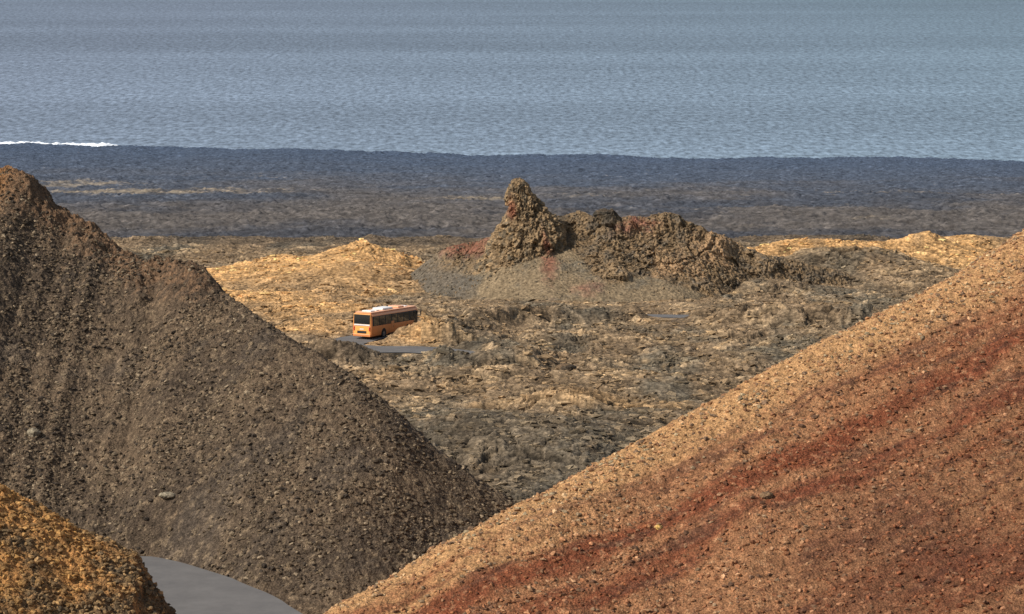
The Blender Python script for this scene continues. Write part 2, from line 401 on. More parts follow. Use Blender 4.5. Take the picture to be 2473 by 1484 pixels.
C = mixc(C, const(lin(142, 122, 96, K), X.shape), sstep(.0, .4, g + .3 * sstep(-8, 6, X)) * .5)
rock_top = sstep(-14, -22, X) * np.exp(-(np.clip(d, 0, 99) / 5) ** 2)
C = mixc(C, const(lin(84, 70, 57, K), X.shape), sstep(.2, .8, rock_top + .6 * f) * .7)
C = mixc(C, const(lin(128, 98, 72, K), X.shape), sstep(.3, .9, rock_top + .9 * g + .5 * f - .1) * .65)
C = mixc(C, const(lin(184, 128, 74, K), X.shape), np.exp(-((X + 34.2) / 1.2) ** 2 - ((Y - 188) / 3.0) ** 2) * .75)
C *= (1 + .5 * g)[..., None].clip(.4, 1.6)
o = sheet('dark_cinder_slope', X, Y, Z, C, M_dark)
tag(o, 'steep dark brown cinder hillside falling from upper left to the valley', 'hill', kind='structure')

WR = crestline([(100, 1900, 114), (500, 1665, 115), (800, 1484, 117), (900, 1426, 119), (1000, 1370, 121), (1150, 1282, 123), (1300, 1192, 126), (1450, 1120, 129), (1600, 1043, 132), (1750, 965, 134), (1900, 880, 137),
                (2050, 802, 140), (2200, 722, 143), (2350, 640, 146), (2473, 568, 149), (2900, 300, 156), (3900, -250, 165)])
def right_z(X, Y):
    z, d, zc = ridge_z(X, Y, WR, .36, .75, 3.0)
    w, _ = worley(X + .1 * n2(X * 2, Y * 2, 5), Y, .2, 7)
    w2, _ = worley(X, Y, .6, 8)
    n = fbm(X, Y, 12, 3, .5, 112) * .5 + fbm(X, Y, 3, 6, .62, 113) * .28 + (.45 - w).clip(-.1, .5) * .1 + (.32 - w2).clip(0, .5) * .14
    return z + n * sstep(-7, 0, d + 5)
base_r = lambda X, Y: ridge_z(X, Y, WR, .36, .75, 3.0)[0]
ha = hit(2250, 950, base_r, 100, 160); hb_ = hit(1450, 1335, base_r, 100, 160)
sv = (ha - hb_)[:2]; sv = sv / np.linalg.norm(sv)
def SU(X, Y): return X * sv[0] + Y * sv[1], -X * sv[1] + Y * sv[0]
def us_at(px, py):
    h = hit(px, py, base_r, 95, 165); return SU(h[0], h[1])[1]
xs = np.linspace(-14, 44, 1040); ysr = np.linspace(86, 158, 1060)
X, Y = np.meshgrid(xs, ysr); Z = right_z(X, Y)
_, d, zc = ridge_z(X, Y, WR, .36, .75, 3.0)
def right_tone(X, Y):
    ul, us = SU(X, Y); us = us + .25 * fbm(X, Y, 1.5, 3, .6, 219)
    st = fbm(ul / 6, us, 2.3, 5, .62, 201); st2 = fbm(ul / 6, us, .8, 4, .65, 203)
    return st, st2
bands = [(us_at(1900, 1110), 1.2, 1.05), (us_at(1900, 1210), 1.1, .8), (us_at(1900, 1300), .9, .45), (us_at(2350, 1380), 2.8, .7), (us_at(2300, 840), .9, .6)]
def right_band(X, Y):
    ul, us = SU(X, Y); us = us + 1.2 * fbm(ul, us, 7, 4, .6, 209)
    b_ = 0
    for (c_, w_, s_) in bands: b_ = np.maximum(b_, s_ * np.exp(-((us - c_) / w_) ** 2))
    return b_ * np.clip(.88 + 1.0 * fbm(ul / 3, us, 4, 3, .5, 213), .3, 1.2)
st, st2 = right_tone(X, Y); g = fbm(X, Y, .45, 4, .68, 206); f = fbm(X, Y, 9, 3, .5, 207); bd = right_band(X, Y)
K = .9
C = const(lin(196, 150, 102, K), X.shape)
C = mixc(C, const(lin(166, 118, 82, K), X.shape), sstep(1.5, 8, d + 4 * f + 3 * st))
C = mixc(C, const(lin(142, 94, 66, K), X.shape), sstep(.0, .4, st + .5 * st2) * sstep(1.0, 6, d) * .75)
C = mixc(C, const(lin(128, 68, 45, K), X.shape), sstep(.1, .95, bd + .5 * st2 + .3 * g) * .88)
C = mixc(C, const(lin(98, 72, 56, K), X.shape), sstep(.05, .4, st2 + .35 * st) * sstep(1.0, 6, d) * .6)
C = mixc(C, const(lin(200, 160, 118, K), X.shape), sstep(.1, .5, g) * .42)
lr = sstep(4, 18, X) * sstep(8, 20, d)
C = mixc(C, const(lin(112, 70, 54, K), X.shape), lr * .5 * sstep(-.35, .25, f + .5 * st))
C *= (1 - .2 * lr)[..., None]
C *= (1 + .5 * g)[..., None].clip(.45, 1.6)
o = sheet('red_cinder_slope', X, Y, Z, C, M_red)
tag(o, 'rust and orange cinder hillside rising to the right', 'hill', kind='structure')

WM = crestline([(-700, 1000, 136), (-300, 1080, 136), (-100, 1140, 135), (0, 1182, 135), (60, 1217, 135), (130, 1252, 135), (200, 1288, 135), (260, 1312, 135), (310, 1335, 135), (340, 1366, 134.5), (360, 1404, 134.5), (385, 1442, 134), (412, 1478, 134), (445, 1560, 133), (500, 1800, 133)])
def mound_z(X, Y):
    z, d, zc = ridge_z(X, Y, WM, .42, .8, 1.0)
    w, _ = worley(X + .1 * n2(X * 2, Y * 2, 5), Y, .3, 17)
    n = fbm(X, Y, 3, 4, .6, 132) * .3 + (.45 - w).clip(-.1, .5) * .2 + ridg(X, Y, 1.2, 5, .65, 135) * .22
    z = z + n
    da = pathdist(X, Y, ROADA)
    return np.where(da < 12, np.minimum(z, ZR - .25 + np.clip(da - 2.95, 0, 20) * 1.3), z)
xs = np.linspace(-34, -11, 420); ysm = np.linspace(112, 142, 500)
X, Y = np.meshgrid(xs, ysm); Z = mound_z(X, Y)
f = fbm(X, Y, 2.6, 4, .6, 231); g = fbm(X, Y, .5, 4, .65, 232)
def mtone(X, Y, f, g):
    hx = (X + 16.2) / -5.0
    return sstep(.15, .95, .8 * sstep(0, 1, hx) * (.45 + .55 * sstep(125, 132, Y)) + 1.1 * f + .5 * g)
C = const(lin(106, 87, 64, 1.05), X.shape)
mo = mtone(X, Y, f, g)
C = mixc(C, const(lin(142, 106, 70), X.shape), sstep(.0, .45, f + .6 * g) * .6)
C = mixc(C, const(lin(198, 142, 84), X.shape), mo * .85)
C *= (1 + .5 * g)[..., None].clip(.4, 1.55)
o = sheet('ochre_cinder_slope', X, Y, Z, C, M_mound)
tag(o, 'ochre and brown cinder bank beside the road at lower left', 'hill', kind='structure')

# ------------------------------------------------------------------ rock ridge with spire
WK = crestline([(700, 800, 420), (860, 752, 420), (900, 732, 420), (940, 704, 420), (1000, 656, 420), (1045, 622, 420), (1075, 600, 420), (1110, 590, 420), (1150, 582, 420), (1190, 570, 420), (1230, 552, 420), (1310, 526, 420), (1340, 522, 420), (1362, 520, 420), (1400, 510, 420), (1425, 520, 420), (1435, 526, 420),
                (1442, 514, 420), (1478, 506, 420), (1490, 518, 420), (1500, 528, 420), (1515, 522, 420), (1560, 528, 420), (1580, 520, 420), (1610, 514, 420), (1640, 522, 420), (1660, 536, 420), (1700, 550, 420), (1712, 560, 420), (1750, 572, 421), (1780, 588, 422), (1800, 602, 422), (1850, 616, 422), (1900, 626, 423), (1960, 640, 424), (2040, 660, 425), (2200, 722, 425)])
def pxz(X, Z, px, py, rx, rz, D=412):
    c = P(px, py, D); return np.exp(-(((X - c[0]) / rx) ** 2 + ((Z - c[2]) / rz) ** 2))
tpar = np.concatenate([-np.linspace(14, .3, 60), np.linspace(-.2, 12, 300), 12 + (np.linspace(0, 1, 200)[1:] ** 1.1) * 31])
xs = np.linspace(-38, 62, 1060)
def smooth1(a, n):
    ker = np.hanning(n); ker /= ker.sum(); return np.convolve(np.pad(a, n // 2, mode='edge'), ker, mode='valid')[:len(a)]
zc1 = np.interp(xs, WK[:, 0], WK[:, 2]); zc1s = smooth1(smooth1(zc1, 121), 81)
yc1 = np.interp(xs, WK[:, 0], WK[:, 1]) + 2.0 * fbm(xs, xs * 0, 9, 3, .6, 303); yc1s = smooth1(yc1, 141)
Xb, Tb = np.meshgrid(xs, tpar)
crag = sstep(4, 9, Xb) * (1 - .25 * sstep(33, 38, Xb)) * (1 - sstep(46, 58, Xb)) * .85 + .12 + .5 * np.exp(-((Xb + 7) / 3.5) ** 4)
crag_s = np.broadcast_to(smooth1(crag[0], 81)[None], crag.shape)
bl = sstep(1.0, 7.5, Tb)
zc = zc1[None] * (1 - bl) + zc1s[None] * bl; yc = yc1[None] * (1 - bl) + yc1s[None] * bl
dd = np.where(Tb > 0, Tb, -Tb * 1.2); lim = 3.4
steep = 1.0 * crag_s + .5 * (1 - crag_s)
fall = np.where(dd < lim, steep * (np.sqrt(dd * dd + .3) - .55), steep * (math.sqrt(lim * lim + .3) - .55) + .46 * (dd - lim) - .0042 * (dd - lim).clip(0, 30) ** 2)
Yb = yc - Tb; Zb = zc - fall + .9 * fbm(Xb, Yb, 11, 3, .5, 305) * sstep(4, 12, Tb)
Vk = np.stack([Xb, Yb, Zb], -1).reshape(-1, 3); q = Vk * np.array([1, 1, .9])
qw = q + .9 * np.stack([fbm3(q, 1.8, 3, .6, 501), fbm3(q, 1.8, 3, .6, 502), fbm3(q, 1.8, 3, .6, 503)], -1)
B1 = blocks3(qw * np.array([1, 1, .7]), 2.6, 531); R1 = n3(qw / 5.0, 511) * 1.6; RG = ridg3(qw * np.array([1.2, 1, .8]), 2.4, 5, .66, 550); R4 = n3(qw / .4, 514); R5 = n3(qw / .2, 515)
tb = Tb.reshape(-1); cg = crag_s.reshape(-1); xb_ = Xb.reshape(-1)
low = 4.0 + 8.5 * sstep(6, 15, xb_)
up = 1 - sstep(0, 5.5, tb - low + 6 * n3(Vk * np.array([1, .6, .6]) / 5, 540))
fade = cg * (.08 + .92 * up)
disp = fade * (.5 * R1 + .6 * B1 + .95 * RG + .22 * R4 + .14 * R5 - .3) + (1 - fade) * (.1 * n3(qw / .9, 513) + .1 * R4)
Nk = np.stack([.5 * n3(q / 2.5, 520), np.where(tb > 0, -.85, .6), np.full(disp.shape, .42)], -1)
cm = np.clip(np.abs(tb) / 1.2, .65, 1)
Vk = Vk + Nk * (disp * cm)[:, None]
X = Vk[:, 0].reshape(Xb.shape); Y = Vk[:, 1].reshape(Xb.shape); Z = Vk[:, 2].reshape(Xb.shape); dsp = disp.reshape(Xb.shape)
f = fbm3(Vk, 6, 4, .6, 311).reshape(Xb.shape); g = fbm3(Vk, 1.8, 5, .65, 320).reshape(Xb.shape)
upg = (up * cg).reshape(Xb.shape)
K = 1.12
C = const(lin(124, 107, 83, K), X.shape)
C = mixc(C, const(lin(100, 91, 76, K), X.shape), sstep(-.1, .35, f + .4 * g))
C = mixc(C, const(lin(92, 85, 75, K), X.shape), sstep(.3, .75, pxz(X, Z, 1040, 690, 8, 3.5) + .5 * f) * .8)
rockc = mixc(const(lin(124, 103, 77, K), X.shape), const(lin(88, 78, 65, K), X.shape), sstep(-.15, .3, g))
rockc = mixc(rockc, const(lin(152, 122, 90, K), X.shape), sstep(.05, .45, pxz(X, Z, 1690, 610, 8, 4) * .45 + f * .7 - .1) * .8)
C = mixc(C, rockc, sstep(.1, .55, upg))
C = mixc(C, const(lin(192, 150, 102, K), X.shape), sstep(.3, .7, pxz(X, Z, 850, 705, 8, 4) + .5 * f) * .9)
red = np.maximum.reduce([pxz(X, Z, 1115, 604, 5.0, 1.7) * 1.1, pxz(X, Z, 1325, 620, 1.5, 3.4) * .85, pxz(X, Z, 1420, 697, 3.4, 1.1, 402) * .6, pxz(X, Z, 1540, 552, 4.0, 1.8) * .8])
C = mixc(C, const(lin(124, 82, 65, K), X.shape), sstep(.2, 1.0, red + .6 * g) * .85)
C = mixc(C, const(lin(72, 66, 56), X.shape), pxz(X, Z, 1466, 522, 1.8, 1.3, 419) * .9)
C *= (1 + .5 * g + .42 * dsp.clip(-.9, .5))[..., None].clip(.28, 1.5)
idx = np.arange(Xb.size).reshape(Xb.shape)
Fc = np.stack([idx[:-1, :-1], idx[1:, :-1], idx[1:, 1:], idx[:-1, 1:]], -1).reshape(-1, 4)
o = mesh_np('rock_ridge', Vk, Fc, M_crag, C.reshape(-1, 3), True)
tag(o, 'craggy brown volcanic ridge running right from the tall rock spire', 'ridge', kind='structure')

def tube_rock(name, rings, D, depth, label, cat, amp, seed, colf, mat=M_crag, nseg=280, nring=320, group=None):
    rings = sorted(rings, key=lambda r: -r[0])
    zz = np.array([P(1236.5, r[0], D)[2] for r in rings]); xl = np.array([P(r[1], r[0], D)[0] for r in rings]); xr = np.array([P(r[2], r[0], D)[0] for r in rings])
    zs = np.linspace(zz[0], zz[-1], nring); L_ = np.interp(zs, zz, xl); R_ = np.interp(zs, zz, xr)
    th = np.linspace(0, 2 * math.pi, nseg, endpoint=False)
    T, Zg = np.meshgrid(th, zs); cx = ((L_ + R_) / 2)[:, None]; rx = ((R_ - L_) / 2)[:, None]
    ct, stt = np.cos(T), np.sin(T)
    Xg = cx + rx * ct; Yg = D + rx * depth * stt
    V = np.stack([Xg, Yg, Zg], -1).reshape(-1, 3)
    N = np.stack([ct, stt, 0 * T], -1).reshape(-1, 3)
    q = V * np.array([1, 1, .7]); q = q + .6 * np.stack([fbm3(q, 1.3, 3, .6, 601), fbm3(q, 1.3, 3, .6, 602), fbm3(q, 1.3, 3, .6, 603)], -1)
    b1_ = blocks3(q, 1.6, seed); rg = ridg3(q * np.array([1.2, 1.2, .8]), 1.7, 5, .68, seed + 30); r4 = n3(q / .26, seed + 4); r5 = n3(q / .13, seed + 5)
    disp = amp * (.5 * b1_ + .8 * rg + .18 * r4 + .1 * r5 - .32)
    k_ = np.clip(np.repeat(rx[:, 0], nseg) / 2.0, .5, 1.2)
    V = V + N * (disp * k_)[:, None]; V[:, 2] += amp * .8 * fbm3(q, .9, 4, .65, seed + 3) * np.repeat(np.linspace(1, .9, nring), nseg)
    idx = np.arange(nseg * nring).reshape(nring, nseg); nx = np.roll(idx, -1, 1)
    Fq = np.stack([idx[:-1], nx[:-1], nx[1:], idx[1:]], -1).reshape(-1, 4)
    Cc = colf(V, disp, seed)
    cxm = float(cx.mean()); base = float(zs[0])
    V = V - np.array([cxm, D, base])
    me_o = mesh_np(name, V, Fq, mat, Cc, True)
    bm = bmesh.new(); bm.from_mesh(me_o.data); bm.verts.ensure_lookup_table()
    f_ = bm.faces.new([bm.verts[i] for i in idx[-1]]); f_.smooth = False
    bm.to_mesh(me_o.data); bm.free()
    me_o.location = (cxm, D, base)
    tag(me_o, label, cat, group); return me_o
def spire_col(V, disp, seed):
    g = fbm3(V, 1.6, 4, .65, seed + 11); g2 = n3(V / .5, seed + 12)
    C = const(lin(126, 105, 79, 1.15), (len(V),))
    C = mixc(C, const(lin(92, 82, 67, 1.15), (len(V),)), sstep(-.15, .3, g))
    C = mixc(C, const(lin(168, 138, 100, 1.15), (len(V),)), sstep(.0, .45, g2) * .5)
    c = P(1238, 500, 415); r = np.exp(-((V[:, 0] - c[0]) / .9) ** 2 - ((V[:, 2] - c[2]) / 2.0) ** 2)
    c = P(1320, 590, 413); r = np.maximum(r, .85 * np.exp(-((V[:, 0] - c[0] + (V[:, 2] - c[2]) * .3) / .9) ** 2 - ((V[:, 2] - c[2]) / 3.0) ** 2))
    C = mixc(C, const(lin(134, 84, 65), (len(V),)), sstep(.25, 1.0, r + .6 * g) * .8)
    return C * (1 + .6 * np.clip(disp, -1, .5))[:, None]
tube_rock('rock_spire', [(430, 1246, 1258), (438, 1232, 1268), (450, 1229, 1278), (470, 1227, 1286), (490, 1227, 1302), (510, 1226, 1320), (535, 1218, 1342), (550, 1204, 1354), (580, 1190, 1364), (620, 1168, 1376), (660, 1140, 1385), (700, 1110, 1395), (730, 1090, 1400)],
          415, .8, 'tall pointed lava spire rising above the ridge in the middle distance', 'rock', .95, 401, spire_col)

def rock_col(c1, c2, c3=None):
    def f(V, disp, seed):
        g = n3(V / (np.ptp(V[:, 0]) * .25 + .05), seed + 21); g2 = n3(V / (np.ptp(V[:, 0]) * .08 + .03), seed + 22)
        C = const(c1, (len(V),)); C = mixc(C, const(c2, (len(V),)), sstep(-.15, .35, g))
        if c3 is not None: C = mixc(C, const(c3, (len(V),)), sstep(.1, .5, g2) * .6)
        return C * (1 + .3 * g2)[:, None]
    return f
_ico = {}
def ico(sub):
    if sub not in _ico:
        bm = bmesh.new(); bmesh.ops.create_icosphere(bm, subdivisions=sub, radius=1)
        V = np.array([v.co[:] for v in bm.verts]); Fi = np.array([[v.index for v in f.verts] for f in bm.faces]); bm.free(); _ico[sub] = (V, Fi)
    return _ico[sub]
def boulder(name, px, py, D, rx, ry, rz, label, cat, seed, colf, amp=.3, sub=5, zfun=None, sink=.35, mat=M_crag, group=None, pos=None):
    V, Fi = ico(sub); V = V.copy(); x, y, z = pos if pos is not None else P(px, py, D)
    if zfun is not None: z = float(zfun(np.array([[x]]), np.array([[y]]))[0, 0]) + rz * (1 - sink) * .6
    s = np.array([seed * 3.7, seed * 1.3, seed * .7])
    disp = amp * (.5 * blocks3(V + s, .9, seed) + .6 * ridg3(V + s, 1.1, 4, .6, seed + 1) + .3 * n3(V * 12 + s, seed + 3))
    V = V * (1 + disp)[:, None] * np.array([rx, ry, rz])
    C = colf(V + s, disp, seed)
    o = mesh_np(name, V, Fi, mat, C, True); o.location = (x, y, z)
    return tag(o, label, cat, group)
br, dk, oc = lin(112, 92, 70), lin(80, 70, 58), lin(190, 150, 102)
boulder('rock_outcrop', 1462, 520, 418.5, 1.4, 1.2, .8, 'dark jagged knob of rock on the ridge just right of the tall spire', 'rock', 51, rock_col(dk, lin(66, 62, 54), br), .5)
BB = [
 (82, 1055, 160, .36, .3, .24, left_z, 'pale grey boulder on the left side of the dark slope', lin(150, 138, 116), lin(124, 112, 94), 81),
 (405, 1207, 156, .42, .3, .16, left_z, 'flat pale slab low on the dark slope', lin(150, 138, 116), lin(124, 112, 94), 82),
 (1850, 1207, 119, .26, .2, .16, right_z, 'brown boulder in the middle of the rust coloured slope', lin(138, 110, 82), lin(116, 92, 70), 83),
 (2432, 1076, 127, .2, .18, .12, right_z, 'dark brown boulder at the right edge of the rust coloured slope', lin(132, 98, 72), lin(110, 84, 66), 84),
 (1590, 1283, 117, .16, .14, .11, right_z, 'small yellow stone on the lower rust coloured slope', lin(200, 160, 90), oc, 85),
 (1368, 893, 291, .9, .8, .4, field_z, 'dark hollow slab standing on the lava field in front of the spire', dk, br, 86),
]
for (px, py, D, rx, ry, rz, zf, lab, c1, c2, sd_) in BB:
    p_ = hit(px, py, zf, D - 25, D + 25, .3)
    boulder('boulder', px, py, D, rx, ry, rz, lab, 'boulder', sd_, rock_col(c1, c2), .4, 4, zf, mat=M_stone, pos=p_)

# ------------------------------------------------------------------ loose stones (stuff)
def scatter(name, n, xr, yr, zf, smin, smax, cols, label, ok=None, power=3.0, seed=1, squash=.75, tint=None, slab=False, stretch=1.0, mat=M_stone, wedge=None, lift=.08):
    r = np.random.default_rng(seed)
    y = r.uniform(yr[0], yr[1], n)
    x = r.uniform(xr[0], xr[1], n) if wedge is None else r.uniform(-1, 1, n) * (wedge * y)
    if ok is not None:
        m = ok(x, y, r); x = x[m]; y = y[m]; n = len(x)
    z = zf(x[None, :], y[None, :])[0]
    s = smin + (smax - smin) * r.random(n) ** power
    if slab:
        V0 = np.array([[-1, -1, -1], [1, -1, -1], [1, 1, -1], [-1, 1, -1], [-.8, -.8, 1], [.8, -.8, 1], [.8, .8, 1], [-.8, .8, 1]], float) * .75
        F0 = np.array([[0, 3, 2, 1], [4, 5, 6, 7], [0, 1, 5, 4], [1, 2, 6, 5], [2, 3, 7, 6], [3, 0, 4, 7]])
    else: V0, F0 = ico(1)
    k = len(V0)
    q = r.normal(size=(n, 4))
    if slab: q[:, 0] = 2.0 * np.sign(q[:, 0]); q[:, 1] *= .45; q[:, 2] *= .45; q[:, 3] *= 3
    q /= np.linalg.norm(q, axis=1)[:, None]
    w, a, b, c = q.T
    R = np.stack([1 - 2 * (b * b + c * c), 2 * (a * b - c * w), 2 * (a * c + b * w), 2 * (a * b + c * w), 1 - 2 * (a * a + c * c), 2 * (b * c - a * w), 2 * (a * c - b * w), 2 * (b * c + a * w), 1 - 2 * (a * a + b * b)], -1).reshape(n, 3, 3)
    if slab:
        V = (V0[None] + r.uniform(-.4, .4, (n, k, 3))) * np.array([1.0, 1.0, squash]) * r.uniform(.6, 1.4, (n, 1, 3))
        V = np.einsum('nij,nkj->nki', R, V) * s[:, None, None]; V[..., 0] *= stretch
    else:
        V = V0[None] * (1 + r.uniform(-.36, .36, (n, k, 1))) * r.uniform(.55, 1.25, (n, 1, 3))
        V = np.einsum('nij,nkj->nki', R, V) * s[:, None, None]
        V[..., 2] *= squash
    V += np.stack([x, y, z + s * lift], -1)[:, None, :]
    Fc = (F0[None] + (np.arange(n) * k)[:, None, None]).reshape(-1, F0.shape[1])
    cols = np.array(cols); ci = r.integers(0, len(cols), n); cc = cols[ci] * r.uniform(.7, 1.25, (n, 1))
    if tint is not None: cc = tint(x, y, cc)
    C = np.repeat(cc, k, 0)
    o = mesh_np(name, V.reshape(-1, 3), Fc, mat, C, False)
    return tag(o, label, 'gravel', kind='stuff')
def okL(x, y, r):
    W = WL; yc = np.interp(x, W[:, 0], W[:, 1]); d = yc - y
    da = pathdist(x, y, ROADA)
    return (d > -2) & (d < 50) & (da > 3.1) & (left_z(x[None], y[None])[0] > ZR - .2) & (r.random(len(x)) < .6 + 1.1 * fbm(x, y, 5, 2, .5, 999))
scatter('cinder_gravel', 180000, (-36, 6), (142, 192), left_z, .025, .17, [lin(106, 91, 73), lin(86, 74, 61), lin(122, 105, 83), lin(70, 61, 52), lin(144, 126, 102), lin(98, 83, 66)],
        'loose brown cinder stones covering the dark slope', okL, 5.5, 1)
def okR(x, y, r):
    yc = np.interp(x, WR[:, 0], WR[:, 1]); d = yc - y
    st, _ = right_tone(x, y)
    return (d > -3) & (d < 34) & (r.random(len(x)) < .6 - .9 * st - .2 * right_band(x, y))
def tintR(x, y, cc):
    yc = np.interp(x, WR[:, 0], WR[:, 1]); m = 1 - sstep(1, 8, yc - y)
    b_ = right_band(x, y)
    l_ = sstep(4, 18, x) * sstep(8, 20, yc - y)
    return cc * .92 * (1 + m[:, None] * np.array([.14, .28, .3])) * (1 - b_[:, None] * np.array([.2, .38, .42])) * (1 - l_[:, None] * np.array([.26, .38, .38]))
scatter('cinder_gravel', 170000, (-10, 30), (96, 152), right_z, .015, .15, [lin(176, 128, 90), lin(162, 114, 80), lin(196, 154, 114), lin(144, 100, 72), lin(168, 118, 82), lin(126, 96, 74), lin(158, 132, 102)],
        'loose orange and rust cinder stones covering the right slope', okR, 5.0, 2, tint=tintR)
def okM(x, y, r):
    yc = np.interp(x, WM[:, 0], WM[:, 1]); d = yc - y; da = pathdist(x, y, ROADA)
    return (d > -1.5) & (da > 3.2)
def tintM(x, y, cc):
    f = fbm(x, y, 2.6, 4, .6, 231); g = fbm(x, y, .5, 4, .65, 232); m = mtone(x, y, f, g)[:, None]
    return cc * (1 - m) + (cc * np.array([1.0, .92, .68]) + .33 * lin(200, 142, 82)) * m
scatter('cinder_gravel', 26000, (-27, -13), (114, 138), mound_z, .02, .2, [lin(144, 116, 80), lin(118, 98, 72), lin(102, 86, 64), lin(158, 128, 90), lin(88, 75, 58)],
        'loose ochre cinder stones on the lower left bank', okM, 4.0, 3, tint=tintM)
def okF(x, y, r):
    return (pathdist(x, y, ROADB) > 3.1) & (r.random(len(x)) < .5 + fbm(x, y, 9, 3, .6, 71) * 1.7)
def tintF(x, y, cc):
    base = field_base(x[None], y[None], np.zeros((1, len(x))))[0]
    return base * (cc / cc.mean()).clip(.5, 1.8)
greys = [np.array([1.02, .99, .93]) * v_ for v_ in (.3, .24, .38, .19, .46)]
scatter('lava_rubble', 170000, (0, 0), (228, 500), field_z, .04, .38, greys, 'broken slabs of lava crust strewn over the middle distance field', okF, 4.4, 4, squash=.42, tint=tintF, slab=True, stretch=1.7, wedge=.182, lift=.05)
cand = Vk[(tb > -1) & (tb < 32)]
rr = np.random.default_rng(5); pick = cand[rr.integers(0, len(cand), 12000)]
def scatter_pts(name, pts, smin, smax, cols, label, power, seed):
    r = np.random.default_rng(seed); n = len(pts); s = smin + (smax - smin) * r.random(n) ** power
    V0, F0 = ico(1); k = len(V0)
    V = V0[None] * (1 + r.uniform(-.36, .36, (n, k, 1))) * r.uniform(.55, 1.25, (n, 1, 3)) * s[:, None, None] + pts[:, None, :]
    Fc = (F0[None] + (np.arange(n) * k)[:, None, None]).reshape(-1, 3)
    cols = np.array(cols); cc = cols[r.integers(0, len(cols), n)] * r.uniform(.7, 1.25, (n, 1))
    return tag(mesh_np(name, V.reshape(-1, 3), Fc, M_stone, np.repeat(cc, k, 0), False), label, 'gravel', kind='stuff')
scatter_pts('lava_rubble', pick, .03, .24, [lin(124, 106, 82), lin(100, 90, 75), lin(144, 122, 94), lin(106, 96, 82)], 'rubble lying on the rock ridge around the spire', 4.5, 6)

# ------------------------------------------------------------------ roads
M_road, nt, b = new_mat('asphalt'); L = nt.links
geo = ND(nt, 'ShaderNodeNewGeometry'); no = ND(nt, 'ShaderNodeTexNoise'); no.inputs['Scale'].default_value = .5; no.inputs['Detail'].default_value = 10; no.inputs['Roughness'].default_value = .7
L.new(geo.outputs['Position'], no.inputs['Vector'])
cr = ND(nt, 'ShaderNodeValToRGB'); cr.color_ramp.elements[0].position = .3; cr.color_ramp.elements[1].position = .75
cr.color_ramp.elements[0].color = (.108, .102, .098, 1); cr.color_ramp.elements[1].color = (.162, .152, .142, 1)
L.new(no.outputs['Fac'], cr.inputs['Fac']); L.new(cr.outputs[0], b.inputs['Base Color'])
n2_ = ND(nt, 'ShaderNodeTexNoise'); n2_.inputs['Scale'].default_value = 30; L.new(geo.outputs['Position'], n2_.inputs['Vector'])
bp = ND(nt, 'ShaderNodeBump'); bp.inputs['Strength'].default_value = .3; bp.inputs['Distance'].default_value = .02; L.new(n2_.outputs['Fac'], bp.inputs['Height']); L.new(bp.outputs[0], b.inputs['Normal'])
b.inputs['Roughness'].default_value = .85
def road(name, path, hw, zf, label):
    t = np.gradient(path, axis=0); t /= np.linalg.norm(t, axis=1)[:, None]; nrm = np.stack([-t[:, 1], t[:, 0]], -1)
    offs = np.linspace(-1, 1, 9)
    X = path[:, 0][:, None] + nrm[:, 0][:, None] * offs * hw; Y = path[:, 1][:, None] + nrm[:, 1][:, None] * offs * hw
    jit = .15 * n2(X / 1.3, Y / 1.3, 8); X[:, 0] += jit[:, 0]; X[:, -1] += jit[:, -1]
    Z = zf(X, Y) + .03 * (1 - offs ** 2)
    r, c = X.shape; idx = np.arange(r * c).reshape(r, c)
    Fc = np.stack([idx[:-1, :-1], idx[:-1, 1:], idx[1:, 1:], idx[1:, :-1]], -1).reshape(-1, 4)[:, ::-1]
    o = mesh_np(name, np.stack([X, Y, Z], -1).reshape(-1, 3), Fc, M_road, None, True)
    return tag(o, label, 'road', kind='structure')
road('road', ROADA, 2.85, lambda X, Y: np.full(X.shape, ZR), 'smooth grey road curving behind the ochre bank at lower left')
road('road', ROADB, 2.4, lambda X, Y: prof(Y) + .05, 'narrow grey road winding through the lava field past the orange bus')

# ------------------------------------------------------------------ sea
M_sea, nt, b = new_mat('sea_water'); L = nt.links
geo = ND(nt, 'ShaderNodeNewGeometry')
def seanoise(sx, sy, det, rough=.6):
    mp = ND(nt, 'ShaderNodeMapping'); mp.inputs['Scale'].default_value = (sx, sy, 1); L.new(geo.outputs['Position'], mp.inputs['Vector'])
    n = ND(nt, 'ShaderNodeTexNoise'); n.inputs['Scale'].default_value = 1; n.inputs['Detail'].default_value = det; n.inputs['Roughness'].default_value = rough
    L.new(mp.outputs[0], n.inputs['Vector']); return n.outputs['Fac']
rip = seanoise(1 / 7, 1 / 22, 3, .7); rip2 = seanoise(1 / 24, 1 / 60, 4, .65); band = seanoise(1 / 3000, 1 / 600, 4, .55); mid = seanoise(1 / 300, 1 / 300, 4, .6)  # band paints cloud shadows and wind patches into the sea colour
def mr(v, a, b_, c, d):
    m = ND(nt, 'ShaderNodeMapRange'); m.inputs['From Min'].default_value = a; m.inputs['From Max'].default_value = b_; m.inputs['To Min'].default_value = c; m.inputs['To Max'].default_value = d; L.new(v, m.inputs['Value']); return m.outputs[0]
def mul(a, c):
    m = ND(nt, 'ShaderNodeMath', operation='MULTIPLY'); L.new(a, m.inputs[0]); L.new(c, m.inputs[1]); return m.outputs[0]
sx = ND(nt, 'ShaderNodeSeparateXYZ'); L.new(geo.outputs['Position'], sx.inputs[0])
dist = mr(sx.outputs['Y'], 2700, 5600, 1.08, .84)
k = mul(mul(mul(mul(mr(rip, .3, .7, .4, 1.6), mr(rip2, .3, .7, .86, 1.14)), mr(band, .35, .65, .86, 1.14)), mr(mid, .3, .7, .96, 1.04)), dist)
side = mr(sx.outputs['X'], -700, 900, 0, 1)
